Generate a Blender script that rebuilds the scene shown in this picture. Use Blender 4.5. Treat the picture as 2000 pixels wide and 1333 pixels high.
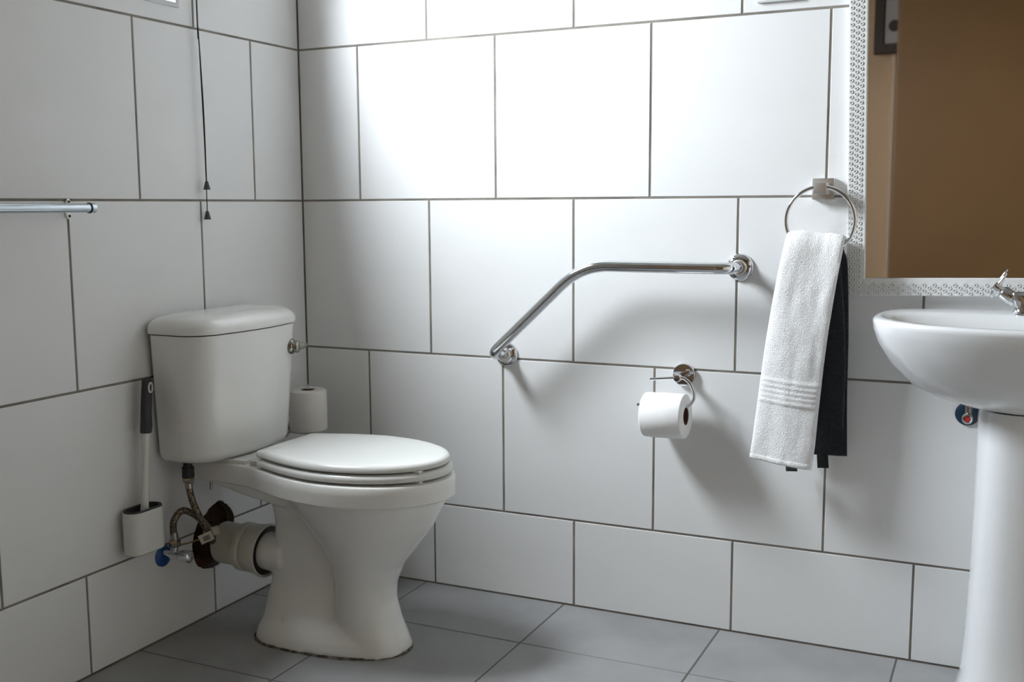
import bpy, bmesh, math, random
from mathutils import Vector, Matrix, noise
random.seed(7)
for _o in list(bpy.data.objects): bpy.data.objects.remove(_o)
scn = bpy.context.scene
col = scn.collection
PI = math.pi

# ------------------------------------------------------------------ camera
CAM = Vector((1.9121, -2.6185, 1.0801)); YAW, PITCH, ROLL, FPX = -0.4411, -0.1248, -0.0054, 2105.38
_f = Vector((math.sin(YAW)*math.cos(PITCH), math.cos(YAW)*math.cos(PITCH), math.sin(PITCH)))
_r0 = Vector((math.cos(YAW), -math.sin(YAW), 0)); _u0 = _r0.cross(_f)
_r = _r0*math.cos(ROLL)+_u0*math.sin(ROLL); _u = -_r0*math.sin(ROLL)+_u0*math.cos(ROLL)
cd = bpy.data.cameras.new('camera'); cam = bpy.data.objects.new('camera', cd); col.objects.link(cam)
cam.matrix_world = Matrix(((_r.x, _u.x, -_f.x, CAM.x), (_r.y, _u.y, -_f.y, CAM.y), (_r.z, _u.z, -_f.z, CAM.z), (0, 0, 0, 1)))
cd.sensor_fit = 'HORIZONTAL'; cd.sensor_width = 36.0; cd.lens = 36.0*FPX/2000.0; cd.clip_start = 0.02
cd.dof.use_dof = True; cd.dof.focus_distance = 2.55; cd.dof.aperture_fstop = 4.0
scn.camera = cam

# ------------------------------------------------------------------ world, daylight, exposure
SKY = 64.0                   # hazy sky: zenith twice as bright as the horizon, dull ground below
w = bpy.data.worlds.new('sky'); scn.world = w; w.use_nodes = True
nt = w.node_tree; bg = nt.nodes['Background']
tc = nt.nodes.new('ShaderNodeTexCoord'); sx = nt.nodes.new('ShaderNodeSeparateXYZ'); nt.links.new(tc.outputs['Generated'], sx.inputs[0])
m1 = nt.nodes.new('ShaderNodeMath'); m1.operation = 'MULTIPLY_ADD'; m1.inputs[1].default_value = 0.5; m1.inputs[2].default_value = 0.5
nt.links.new(sx.outputs['Z'], m1.inputs[0])
m2 = nt.nodes.new('ShaderNodeMath'); m2.operation = 'GREATER_THAN'; m2.inputs[1].default_value = 0.0; nt.links.new(sx.outputs['Z'], m2.inputs[0])
m3 = nt.nodes.new('ShaderNodeMath'); m3.operation = 'MULTIPLY'; nt.links.new(m1.outputs[0], m3.inputs[0]); nt.links.new(m2.outputs[0], m3.inputs[1])
m4 = nt.nodes.new('ShaderNodeMath'); m4.operation = 'MULTIPLY_ADD'; m4.inputs[1].default_value = SKY; m4.inputs[2].default_value = SKY*0.02; nt.links.new(m3.outputs[0], m4.inputs[0])
bg.inputs[0].default_value = (0.90, 0.935, 1.0, 1); nt.links.new(m4.outputs[0], bg.inputs[1])
ld = bpy.data.lights.new('window_portal', 'AREA'); ld.shape = 'RECTANGLE'; ld.size = 0.74; ld.size_y = 0.54; ld.cycles.is_portal = True
lo = bpy.data.objects.new('window_portal', ld); col.objects.link(lo); lo.location = (-0.081, -0.7545, 1.9345)
lo.rotation_euler = (0, -PI/2, 0)
vs = scn.view_settings
vs.view_transform = 'Standard'; vs.look = 'None'; vs.gamma = 1.0; vs.use_curve_mapping = False
vs.exposure = 1.0

# ------------------------------------------------------------------ materials
def mat(name, c, rough=0.5, metal=0.0, var=None, bump=None, spec=None, coat=0.0, sheen=0.0, c2=None, stretch=(1, 1, 1), trans=0.0, vlo=0.35, vhi=0.65):
    m = bpy.data.materials.new(name); m.use_nodes = True
    nt = m.node_tree; b = nt.nodes['Principled BSDF']
    b.inputs['Base Color'].default_value = (*c, 1); b.inputs['Roughness'].default_value = rough
    b.inputs['Metallic'].default_value = metal
    if spec is not None: b.inputs['Specular IOR Level'].default_value = spec
    b.inputs['Coat Weight'].default_value = coat; b.inputs['Coat Roughness'].default_value = 0.05
    b.inputs['Sheen Weight'].default_value = sheen; b.inputs['Transmission Weight'].default_value = trans
    tc = nt.nodes.new('ShaderNodeTexCoord'); mp = nt.nodes.new('ShaderNodeMapping')
    mp.inputs['Scale'].default_value = stretch
    nt.links.new(tc.outputs['Object'], mp.inputs['Vector'])
    sc = var if var else 6.0
    n = nt.nodes.new('ShaderNodeTexNoise'); n.inputs['Scale'].default_value = sc; n.inputs['Detail'].default_value = 4
    nt.links.new(mp.outputs[0], n.inputs['Vector'])
    rp = nt.nodes.new('ShaderNodeValToRGB'); rp.color_ramp.elements[0].position = vlo; rp.color_ramp.elements[1].position = vhi
    d = c2 if c2 else tuple(x*0.97 for x in c)
    rp.color_ramp.elements[0].color = (*d, 1); rp.color_ramp.elements[1].color = (*c, 1)
    nt.links.new(n.outputs['Fac'], rp.inputs[0]); nt.links.new(rp.outputs[0], b.inputs['Base Color'])
    if bump:
        bn = nt.nodes.new('ShaderNodeTexNoise'); bn.inputs['Scale'].default_value = bump[0]; bn.inputs['Detail'].default_value = 3
        nt.links.new(mp.outputs[0], bn.inputs['Vector'])
        bp = nt.nodes.new('ShaderNodeBump'); bp.inputs['Strength'].default_value = bump[1]; bp.inputs['Distance'].default_value = bump[2]
        nt.links.new(bn.outputs['Fac'], bp.inputs['Height']); nt.links.new(bp.outputs[0], b.inputs['Normal'])
    return m
M = {}
M['tile'] = mat('white_wall_tile', (0.80, 0.80, 0.795), 0.50, spec=0.25, var=3, c2=(0.785, 0.785, 0.78), bump=(160, 0.10, 0.002), stretch=(1, 2.6, 1))
M['grout'] = mat('grey_brown_grout', (0.27, 0.24, 0.205), 0.95, var=9, c2=(0.16, 0.145, 0.125))
M['floor_tile'] = mat('grey_floor_tile', (0.325, 0.325, 0.325), 0.45, var=5, c2=(0.27, 0.27, 0.27), bump=(120, 0.08, 0.002))
M['floor_grout'] = mat('dark_floor_grout', (0.13, 0.12, 0.105), 0.95, var=20)
M['ceiling'] = mat('white_ceiling_paint', (0.68, 0.67, 0.64), 0.8)
M['creamwall'] = mat('warm_white_wall_paint', (0.76, 0.69, 0.58), 0.6)
M['paint'] = mat('tan_wall_paint', (0.74, 0.50, 0.30), 0.7, var=2)
M['brown'] = mat('dark_brown_paint', (0.19, 0.090, 0.021), 0.55, var=1.5, c2=(0.165, 0.078, 0.018))
M['cream'] = mat('cream_trim_paint', (0.80, 0.58, 0.40), 0.5)
M['ceramic'] = mat('white_glazed_ceramic', (0.84, 0.84, 0.815), 0.16, var=4, c2=(0.81, 0.805, 0.775), coat=0.4)
M['basin'] = mat('white_basin_ceramic', (0.82, 0.83, 0.84), 0.15, var=4, coat=0.4)
M['seat'] = mat('white_seat_plastic', (0.72, 0.72, 0.69), 0.22, var=4)
M['plastic'] = mat('white_pipe_plastic', (0.66, 0.655, 0.59), 0.42, var=8, c2=(0.55, 0.53, 0.45))
M['chrome'] = mat('polished_chrome', (0.72, 0.73, 0.75), 0.07, 1.0)
M['satin'] = mat('brushed_steel', (0.55, 0.60, 0.64), 0.26, 1.0, var=40, stretch=(1, 0.05, 1))
M['nickel'] = mat('satin_nickel', (0.78, 0.77, 0.74), 0.38, 1.0)
M['darkchrome'] = mat('tarnished_chrome', (0.42, 0.40, 0.36), 0.2, 1.0)
M['hose'] = mat('braided_steel_hose', (0.30, 0.25, 0.19), 0.35, 0.9, var=220, c2=(0.05, 0.04, 0.03), bump=(500, 0.6, 0.002))
M['black'] = mat('black_rubber', (0.012, 0.012, 0.013), 0.5)
M['grip'] = mat('charcoal_rubber_grip', (0.035, 0.036, 0.040), 0.6)
M['cone'] = mat('dark_grey_plastic', (0.06, 0.062, 0.065), 0.5)
M['blue'] = mat('blue_plastic_rose', (0.01, 0.07, 0.26), 0.35)
M['teal'] = mat('blue_black_rose', (0.008, 0.03, 0.06), 0.35)
M['red'] = mat('red_dot', (0.45, 0.03, 0.03), 0.4)
M['brass'] = mat('dull_brass', (0.35, 0.22, 0.09), 0.35, 0.9)
M['rust'] = mat('dark_brown_mortar', (0.075, 0.026, 0.008), 0.95, var=14, c2=(0.02, 0.009, 0.005), bump=(60, 0.8, 0.01))
M['grime'] = mat('dark_grime', (0.20, 0.17, 0.13), 0.9, var=60, c2=(0.03, 0.025, 0.02))
M['paper'] = mat('white_tissue_paper', (0.94, 0.935, 0.93), 0.9, var=40, bump=(140, 0.12, 0.001))
M['paper2'] = mat('off_white_tissue_paper', (0.78, 0.745, 0.70), 0.9, var=40, bump=(90, 0.3, 0.003))
M['card'] = mat('brown_cardboard', (0.13, 0.06, 0.035), 0.9)
M['towel'] = mat('white_terry_towel', (0.97, 0.97, 0.975), 0.95, var=60, bump=(420, 0.8, 0.0035))
M['towel2'] = mat('charcoal_terry_towel', (0.018, 0.020, 0.026), 0.95, var=300, c2=(0.008, 0.009, 0.012), bump=(300, 0.8, 0.006), sheen=0.15)
M['label'] = mat('black_care_label', (0.008, 0.008, 0.010), 0.7, var=200, c2=(0.02, 0.02, 0.022))
M['tag'] = mat('pale_paper_tag', (0.55, 0.50, 0.42), 0.7)
M['ink'] = mat('dark_print', (0.05, 0.04, 0.035), 0.7)
M['frame'] = mat('pearl_white_frame', (0.80, 0.805, 0.80), 0.35, 0.0, var=30)
M['emboss'] = mat('pearl_white_emboss', (0.90, 0.905, 0.90), 0.25, 0.0)
M['groove_shade'] = mat('frame_groove_shade', (0.64, 0.64, 0.63), 0.5)
M['hole_shade'] = mat('frame_hole_shade', (0.30, 0.29, 0.28), 0.7)
M['mirror'] = mat('mirror_silver', (0.86, 0.86, 0.85), 0.015, 1.0)
M['wood'] = mat('dark_brown_wood', (0.07, 0.032, 0.014), 0.5, var=8, c2=(0.04, 0.018, 0.008), stretch=(8, 8, 1))
M['print'] = mat('pale_picture_print', (0.55, 0.50, 0.46), 0.6)
M['sign'] = mat('clear_plastic_sign', (0.80, 0.80, 0.90), 0.25)
M['alu'] = mat('white_window_frame', (0.55, 0.55, 0.55), 0.4)
def glass(name):
    m = bpy.data.materials.new(name); m.use_nodes = True; nt = m.node_tree; nt.nodes.clear()
    o = nt.nodes.new('ShaderNodeOutputMaterial'); mx = nt.nodes.new('ShaderNodeMixShader'); t = nt.nodes.new('ShaderNodeBsdfTransparent'); g = nt.nodes.new('ShaderNodeBsdfGlossy')
    mx.inputs[0].default_value = 0.04; t.inputs[0].default_value = (0.94, 0.96, 0.96, 1); g.inputs['Roughness'].default_value = 0.05
    nt.links.new(t.outputs[0], mx.inputs[1]); nt.links.new(g.outputs[0], mx.inputs[2]); nt.links.new(mx.outputs[0], o.inputs[0])
    return m
M['pane'] = glass('clear_window_glass')

# ------------------------------------------------------------------ mesh helpers (all in world metres)
class MB:
    def __init__(s): s.v = []; s.f = []
    def add(s, v, f):
        o = len(s.v); s.v += [Vector(p) for p in v]; s.f += [tuple(i+o for i in q) for q in f]; return s
    def loft(s, rings, c0=True, c1=True, closed=True):
        n = len(rings[0]); v = [p for r in rings for p in r]; f = []
        for i in range(len(rings)-1):
            for j in range(n if closed else n-1):
                k = (j+1) % n; f.append((i*n+j, i*n+k, (i+1)*n+k, (i+1)*n+j))
        if c0: f.append(tuple(range(n-1, -1, -1)))
        if c1: f.append(tuple((len(rings)-1)*n+j for j in range(n)))
        return s.add(v, f)
    def lathe(s, prof, org, axis, n=32):
        """prof: list of (distance along axis, radius)"""
        a = Vector(axis).normalized(); t = Vector((0, 0, 1)) if abs(a.z) < 0.9 else Vector((1, 0, 0))
        b = a.cross(t).normalized(); c = a.cross(b); org = Vector(org)
        return s.loft([[org+a*d+(b*math.cos(2*PI*j/n)+c*math.sin(2*PI*j/n))*max(r, 1e-5) for j in range(n)] for d, r in prof])
    def tube(s, pts, r, n=14, rad=None):
        P = [Vector(p) for p in pts]; rings = []; up = None
        for i, p in enumerate(P):
            t = (P[min(i+1, len(P)-1)]-P[max(i-1, 0)]).normalized()
            if up is None: up = t.cross(Vector((0.31, 0.52, 0.8))).normalized()
            up = (up-t*up.dot(t)).normalized(); q = t.cross(up); rr = rad[i] if rad else r
            rings.append([p+(up*math.cos(2*PI*j/n)+q*math.sin(2*PI*j/n))*rr for j in range(n)])
        return s.loft(rings)
    def box(s, lo, hi, bev=0.0):
        bm = bmesh.new(); bmesh.ops.create_cube(bm, size=1.0)
        lo = Vector(lo); hi = Vector(hi)
        for v in bm.verts: v.co = Vector(((lo[i]+hi[i])/2+v.co[i]*(hi[i]-lo[i])) for i in range(3))
        if bev: bmesh.ops.bevel(bm, geom=list(bm.edges), offset=bev, segments=2, affect='EDGES', profile=0.7)
        bm.verts.ensure_lookup_table(); bm.verts.index_update()
        s.add([v.co.copy() for v in bm.verts], [tuple(v.index for v in f.verts) for f in bm.faces]); bm.free(); return s
    def xform(s, m):
        s.v = [m @ p for p in s.v]; return s
    def mesh(s, name, m, org=Vector((0, 0, 0)), smooth=40):
        me = bpy.data.meshes.new(name); me.from_pydata([p-org for p in s.v], [], s.f)
        bm = bmesh.new(); bm.from_mesh(me); bmesh.ops.recalc_face_normals(bm, faces=bm.faces); bm.to_mesh(me); bm.free()
        if smooth: me.shade_smooth(); me.set_sharp_from_angle(angle=math.radians(smooth))
        me.materials.append(m); return me
    def build(s, name, m, parent=None, smooth=40, org=None):
        """a part of `parent`, or a top-level thing with its origin at org (default: middle of its base)"""
        if parent is not None: o0 = wloc(parent)
        elif org is not None: o0 = Vector(org)
        else:
            xs = [p.x for p in s.v]; ys = [p.y for p in s.v]; o0 = Vector(((min(xs)+max(xs))/2, (min(ys)+max(ys))/2, min(p.z for p in s.v)))
        ob = bpy.data.objects.new(name, s.mesh(name, m, o0, smooth)); col.objects.link(ob)
        if parent is not None: ob.parent = parent
        else: ob.location = o0
        return ob
def wloc(o):
    v = o.location.copy()
    while o.parent: o = o.parent; v += o.location
    return v
def tag(o, label, cat, group=None, kind=None):
    o['label'] = label; o['category'] = cat
    if group: o['group'] = group
    if kind: o['kind'] = kind
    return o
def thing(name, loc, label, cat, group=None, kind=None):
    o = bpy.data.objects.new(name, None); o.empty_display_size = 0.05; col.objects.link(o); o.location = loc
    return tag(o, label, cat, group, kind)
def bake(o):
    """apply the modifiers of o"""
    dg = bpy.context.evaluated_depsgraph_get(); me = bpy.data.meshes.new_from_object(o.evaluated_get(dg)); o.modifiers.clear(); o.data = me
def cut(o, cutter):
    md = o.modifiers.new('cut', 'BOOLEAN'); md.operation = 'DIFFERENCE'; md.object = cutter; md.solver = 'EXACT'
    bpy.context.view_layer.update(); bake(o)
def fillet(pts, rr_, n=8):
    P = [Vector(p) for p in pts]; out = [P[0]]
    for i in range(1, len(P)-1):
        a = (P[i-1]-P[i]); b = (P[i+1]-P[i]); la, lb = a.length, b.length; a.normalize(); b.normalize()
        r = rr_[i-1] if isinstance(rr_, (list, tuple)) else rr_
        d = min(r, la*0.48, lb*0.48); p0 = P[i]+a*d; p1 = P[i]+b*d
        for k in range(n+1):
            t = k/n; out.append(p0*(1-t)**2+P[i]*2*t*(1-t)+p1*t*t)
    out.append(P[-1]); return out
def spline(pts, n=10):
    P = [Vector(p) for p in pts]; P = [P[0]*2-P[1]]+P+[P[-1]*2-P[-2]]; out = []
    for i in range(1, len(P)-2):
        for k in range(n):
            t = k/n; a, b, c, d = P[i-1:i+3]
            out.append(0.5*((2*b)+(c-a)*t+(2*a-5*b+4*c-d)*t*t+(3*b-a-3*c+d)*t**3))
    out.append(P[-2]); return out
def sellipse(cx, cy, a, b, z, n=48, e=2.0):
    o = []
    for j in range(n):
        t = 2*PI*j/n; c, s_ = math.cos(t), math.sin(t)
        o.append(Vector((cx+a*math.copysign(abs(c)**(2/e), c), cy+b*math.copysign(abs(s_)**(2/e), s_), z)))
    return o
def lerp_table(T, z):
    if z <= T[0][0]: return T[0][1:]
    for p, q in zip(T, T[1:]):
        if z <= q[0]:
            k = (z-p[0])/(q[0]-p[0]); return tuple(x+(y-x)*k for x, y in zip(p[1:], q[1:]))
    return T[-1][1:]

# ------------------------------------------------------------------ room shell
XR, YF, YS, XS, ZC = 2.75, -3.55, -2.86, 1.337, 2.60     # right wall, far front wall, front stub wall, stub corner, ceiling
G = 0.0018                                              # recess of the joints
def struct(o, label, cat): return tag(o, label, cat, kind='structure')
wall_back = struct(MB().box((-0.2, G, -0.1), (XR+0.1, 0.15, ZC)).build('wall_back', M['grout'], smooth=0, org=(0, 0, 0)), 'white tiled wall carrying the grab bar and the mirror', 'wall')
wall_left = struct(MB().box((-0.075, YF-0.1, -0.1), (-G, 0.0, ZC)).build('wall_left', M['grout'], smooth=0, org=(0, 0, 0)), 'white tiled wall behind the toilet with the high window', 'wall')
floor = struct(MB().box((-0.2, YF-0.1, -0.15), (XR+0.1, 0.15, -0.002)).build('floor', M['floor_grout'], smooth=0, org=(0, 0, 0)), 'grey tiled bathroom floor', 'floor')
ceiling = struct(MB().box((-0.2, YF-0.1, ZC), (XR+0.1, 0.15, ZC+0.1)).build('ceiling', M['ceiling'], smooth=0, org=(0, 0, ZC)), 'plain white ceiling above the tiled walls', 'ceiling')
wall_right = struct(MB().box((XR, YF-0.1, 0), (XR+0.1, 0, ZC)).build('wall_right', M['creamwall'], smooth=0), 'plain pale wall to the right of the basin', 'wall')
wall_front = struct(MB().box((0, YF-0.1, 0), (XS, YF, ZC)).build('wall_front', M['paint'], smooth=0), 'tan painted wall seen at the left of the mirror', 'wall')
wall_rear = struct(MB().box((XS, YF-0.1, 0), (XR, YS, ZC), 0.012).build('wall_rear', M['brown'], smooth=0), 'dark brown wall filling most of the mirror', 'wall')

def tile_mesh(wd, ht, th, bev, m):
    x, y = wd/2, ht/2; b = bev
    v = [(-x, -y, -th), (x, -y, -th), (x, y, -th), (-x, y, -th), (-x, -y, -b), (x, -y, -b), (x, y, -b), (-x, y, -b),
         (-x+b, -y+b, 0), (x-b, -y+b, 0), (x-b, y-b, 0), (-x+b, y-b, 0)]
    f = [(3, 2, 1, 0), (8, 9, 10, 11)]
    for i in range(4):
        j = (i+1) % 4; f += [(i, j, j+4, i+4), (i+4, j+4, j+8, i+8)]
    return MB().add(v, f).mesh('tile', m, smooth=0)
_tiles = {}
def tile(parent, frame, u0, u1, v0, v1, m, gap=0.0055, th=0.006, bev=0.0011, name='tile'):
    wd, ht = u1-u0-gap, v1-v0-gap
    if wd < 0.012 or ht < 0.012: return None
    key = (round(wd, 4), round(ht, 4), m.name)
    if key not in _tiles: _tiles[key] = tile_mesh(wd, ht, th, bev, m)
    o = bpy.data.objects.new(name, _tiles[key]); col.objects.link(o); o.parent = parent
    F = frame.copy(); c = F @ Vector(((u0+u1)/2, (v0+v1)/2, random.uniform(-0.0004, 0.0)))
    if parent.location.length: c -= parent.location
    F.translation = c; o.matrix_basis = F
    return o
TW = 0.4304
zl = [0.0, 0.2383, 0.6683, 1.0983, 1.5283, 1.9583, 2.3883, ZC]
FB = Matrix(((1, 0, 0, 0), (0, 0, -1, 0), (0, 1, 0, 0), (0, 0, 0, 1)))           # u = +x, v = +z, out = -y
FL = Matrix(((0, 0, 1, 0), (-1, 0, 0, 0), (0, 1, 0, 0), (0, 0, 0, 1)))           # u = -y, v = +z, out = +x
def rows(first, end):
    xs = [0.0]; x = first
    while x < end-0.02: xs.append(x); x += TW
    return xs+[end]
backj = [0.4269, 0.2178, 0.4243, 0.1999, 0.4241, 0.2050, 0.4241]
leftj = [0.4400, 0.2363, 0.4350, 0.2151, 0.4363, 0.2151, 0.4350]
left_tiles = []
for i in range(7):
    xs = rows(backj[i], XR)
    for a, b in zip(xs, xs[1:]): tile(wall_back, FB, a, b, zl[i], zl[i+1], M['tile'])
    ys = rows(leftj[i], -YF)
    for a, b in zip(ys, ys[1:]):
        t = tile(wall_left, FL, a, b, zl[i], zl[i+1], M['tile'])
        if t: left_tiles.append((t, a, b, zl[i], zl[i+1]))
FF = Matrix.Identity(4)
fx = [0.0, 0.398]; 
while fx[-1]+TW < XR: fx.append(fx[-1]+TW)
fx.append(XR); fy = [0.0, 0.287]
while fy[-1]+TW < -YF: fy.append(fy[-1]+TW)
fy.append(-YF)
for a, b in zip(fx, fx[1:]):
    for c, d in zip(fy, fy[1:]):
        if a > XS and c > -YS: continue
        tile(floor, FF, a, b, -d, -c, M['floor_tile'], gap=0.004, th=0.006)

# window opening and the ragged pipe hole are cut through the left wall and its tiles
WY0, WY1, WZ0, WZ1 = -1.02, -0.489, 1.569, 2.30
def cutter(mb): o = mb.build('cutter', M['grout'], smooth=0, org=(0, 0, 0)); return o
ck = cutter(MB().box((-0.4, WY0, WZ0), (0.1, WY1, WZ1)))
cut(wall_left, ck)
for t, a, b, c, d in left_tiles:
    if a < -WY0 and b > -WY1 and c < WZ1 and d > WZ0: t.data = t.data.copy(); cut(t, ck)
bpy.data.objects.remove(ck)
def ragged(x0, x1, s):
    r0, r1 = [], []
    for j in range(72):
        t = 2*PI*j/72; n = noise.noise(Vector((math.cos(t)*2.2, math.sin(t)*2.2, 3.1)))*0.008+noise.noise(Vector((math.cos(t)*9, math.sin(t)*9, 1.1)))*0.0025
        # two lobes: a low wide one round the pipe and a high one right of it
        ra = 0.079; da = Vector((-0.443, 0.203)); rb = 0.062; db = Vector((-0.417, 0.236))
        cen = Vector((-0.432, 0.215)); d = Vector((math.cos(t), math.sin(t)*1.0)); best = 0
        for q, rr in ((da, ra), (db, rb)):
            m_ = cen-q; bq = m_.dot(d); disc = bq*bq-(m_.dot(m_)-rr*rr)
            if disc > 0: best = max(best, -bq+math.sqrt(disc))
        p = cen+d*(best*s+n); r0.append(Vector((x0, p.x, p.y))); r1.append(Vector((x1, p.x, p.y)))
    return MB().loft([r0, r1])
ck = cutter(ragged(-0.20, 0.05, 1.0))
cut(wall_left, ck)
for t, a, b, c, d in left_tiles:
    if a < 0.55 and b > 0.33 and c < 0.30 and d > 0.12: t.data = t.data.copy(); cut(t, ck)
bpy.data.objects.remove(ck)
mb = ragged(-0.0740, -0.026, 1.02)
plug = tag(mb.build('pipe_hole_mortar', M['rust'], smooth=60), 'dark rust-brown mortar in the ragged hole around the waste pipe', 'mortar')

# window
win = thing('window_1', (0, (WY0+WY1)/2, WZ0), 'small bright window high in the left wall', 'window', kind='structure')
XP = -0.05
mb = MB()
for lo, hi in (((-0.075, WY0, WZ0), (0.004, WY1, WZ0+0.012)), ((-0.075, WY0, WZ1-0.012), (0.004, WY1, WZ1)),
               ((-0.075, WY0, WZ0+0.012), (0.004, WY0+0.012, WZ1-0.012)), ((-0.075, WY1-0.012, WZ0+0.012), (0.004, WY1, WZ1-0.012))): mb.box(lo, hi, 0.001)
mb.build('window_lining', M['alu'], win, 0)
mb = MB(); a = 0.012; b = 0.026
for lo, hi in (((XP-0.012, WY0+a, WZ0+a), (XP+0.012, WY1-a, WZ0+b)), ((XP-0.012, WY0+a, WZ1-b), (XP+0.012, WY1-a, WZ1-a)),
               ((XP-0.012, WY0+a, WZ0+b), (XP+0.012, WY0+b, WZ1-b)), ((XP-0.012, WY1-b, WZ0+b), (XP+0.012, WY1-a, WZ1-b))): mb.box(lo, hi, 0.002)
mb.build('window_frame', M['alu'], win, 0)
MB().box((XP-0.004, WY0+b-0.004, WZ0+b-0.004), (XP+0.002, WY1-b+0.004, WZ1-b+0.004)).build('pane', M['pane'], win, 0)

# ------------------------------------------------------------------ toilet
YC = -0.452
toilet = thing('toilet', (0.35, YC, 0), 'white close-coupled ceramic toilet with closed lid in the corner', 'toilet')
def dshape(xb, xf, hw, rb, rf, z, bow=0.012, n=10):
    """flat back at xb, rounded front at xf"""
    o = []
    def arc(cx, cy, rx, ry, a0, a1):
        for k in range(n+1):
            t = a0+(a1-a0)*k/n; o.append(Vector((cx+rx*math.cos(t), cy+ry*math.sin(t), z)))
    arc(xb+rb, YC-hw+rb, rb, rb, PI, 1.5*PI)
    arc(xf-bow-rf, YC-hw+rf, rf, rf, 1.5*PI, 2*PI)
    for k in range(1, 8):
        s_ = k/8; y = (YC-hw+rf)*(1-s_)+(YC+hw-rf)*s_; o.append(Vector((xf-bow+bow*(1-(2*s_-1)**2), y, z)))
    arc(xf-bow-rf, YC+hw-rf, rf, rf, 0, 0.5*PI)
    arc(xb+rb, YC+hw-rb, rb, rb, 0.5*PI, PI)
    return o
mb = MB(); R = []
for z, i in ((0.4555, 0.030), (0.457, 0.018), (0.462, 0.008), (0.470, 0.002), (0.480, 0.0), (0.56, 0), (0.66, 0), (0.7745, 0)):
    k = (z-0.457)/0.318; R.append(dshape(0.008+i*0.4, 0.170+0.020*k-i, 0.187+0.016*k-i, 0.018, 0.075-i*0.5, z))
mb.loft(R).build('cistern', M['ceramic'], toilet)
def shrink(r, k, z, c): return [Vector((c.x+(p.x-c.x)*k, c.y+(p.y-c.y)*k, z)) for p in r]
mb = MB(); R = []
for z, i in ((0.7765, 0.003), (0.778, -0.002), (0.784, -0.004), (0.794, -0.003), (0.802, 0.001), (0.809, 0.007), (0.815, 0.016)):
    R.append(dshape(0.006+max(i, 0)*0.55, 0.192-i, 0.205-i, 0.018, max(0.078-i*0.6, 0.03), z))
for z, k in ((0.8195, 0.88), (0.8225, 0.74), (0.8245, 0.55), (0.8255, 0.30), (0.8258, 0.08)): R.append(shrink(R[6], k, z, Vector((0.085, YC, 0))))
mb.loft(R).build('cistern_lid', M['ceramic'], toilet)
# flush lever on the rounded right front corner of the cistern
nv = Vector((0.94, 0.34, 0)).normalized(); c0 = Vector((0.105+0.072*nv.x, -0.327+0.072*nv.y, 0.713))
lever = MB().lathe([(-0.006, 0.0205), (0.003, 0.0205), (0.006, 0.018), (0.006, 0.013), (0.011, 0.013), (0.011, 0.0165), (0.017, 0.0165), (0.020, 0.013), (0.0205, 0.0)], c0, nv, 28).build('flush_lever', M['darkchrome'], toilet)
tv = Vector((-0.30, 0.95, -0.03)).normalized(); b0 = c0+nv*0.016+tv*0.004; R = []
for d, hw, th in ((0.0, 0.010, 0.004), (0.012, 0.0095, 0.004), (0.026, 0.0075, 0.0035), (0.036, 0.0055, 0.003), (0.040, 0.003, 0.002)):
    q = b0+tv*d+nv*d*0.28; R.append([q+Vector((0, 0, 1))*hw*math.sin(t)+nv*th*math.cos(t) for t in [2*PI*k/14 for k in range(14)]])
MB().loft(R).build('lever_blade', M['darkchrome'], lever)

# pan: bowl, trap leg and foot fused into one ceramic body
mb = MB(); N = 56
T = [(0.0, 0.40, 0.602, 0.090, 2.3), (0.03, 0.400, 0.592, 0.086, 2.2), (0.07, 0.402, 0.576, 0.081, 2.1), (0.12, 0.408, 0.563, 0.077, 2), (0.163, 0.411, 0.565, 0.079, 2), (0.211, 0.403, 0.585, 0.088, 2),
     (0.262, 0.375, 0.625, 0.107, 2), (0.319, 0.330, 0.668, 0.134, 2), (0.371, 0.292, 0.696, 0.155, 2), (0.41, 0.275, 0.704, 0.162, 2)]
R = []
for k in range(24):
    z = 0.41*k/23; xb, xf, b, e = lerp_table(T, z); R.append(sellipse((xb+xf)/2, YC, (xf-xb)/2, b, z, N, e))
mb.loft(R)
T = [(0.0, 0.190, 0.46, 0.108), (0.07, 0.203, 0.45, 0.078), (0.15, 0.217, 0.45, 0.050), (0.22, 0.221, 0.44, 0.043), (0.29, 0.230, 0.42, 0.045), (0.34, 0.229, 0.40, 0.058), (0.38, 0.212, 0.40, 0.088), (0.41, 0.16, 0.40, 0.105)]
R = []
for k in range(24):
    z = 0.41*k/23; xb, xf, b = lerp_table(T, z); R.append(sellipse((xb+xf)/2, YC, (xf-xb)/2, b, z, N, 3.0))
mb.loft(R)
def footprint(z, ins, n=64):
    o = []
    for j in range(n):
        t = 2*PI*j/n; c, s_ = math.cos(t), math.sin(t)
        a = (0.602-0.33) if c > 0 else (0.33-0.187); e = 2.25 if c > 0 else 2.9
        o.append(Vector((0.33+(a-ins)*math.copysign(abs(c)**(2/e), c), YC+(0.118-ins)*math.copysign(abs(s_)**(2/e), s_), z)))
    return o
mb.loft([footprint(z, i) for z, i in ((0, 0), (0.012, 0.001), (0.03, 0.006), (0.05, 0.017), (0.066, 0.032), (0.078, 0.052))])
mb.lathe([(0, 0.049), (0.08, 0.052)], (0.180, YC, 0.200), (1, 0, 0), 32)
mb.loft([[Vector((x, YC+y, z)) for x, y, z in ((0.03, -0.10, 0.408), (0.30, -0.10, 0.408), (0.30, 0.10, 0.408), (0.03, 0.10, 0.408))],
         [Vector((x, YC+y, z)) for x, y, z in ((0.20, -0.075, 0.36), (0.30, -0.075, 0.345), (0.30, 0.075, 0.345), (0.20, 0.075, 0.36))]])
pan = mb.build('pan', M['ceramic'], toilet, smooth=0)
md = pan.modifiers.new('r', 'REMESH'); md.mode = 'VOXEL'; md.voxel_size = 0.0045
md = pan.modifiers.new('s', 'SMOOTH'); md.factor = 0.5; md.iterations = 9
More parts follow.
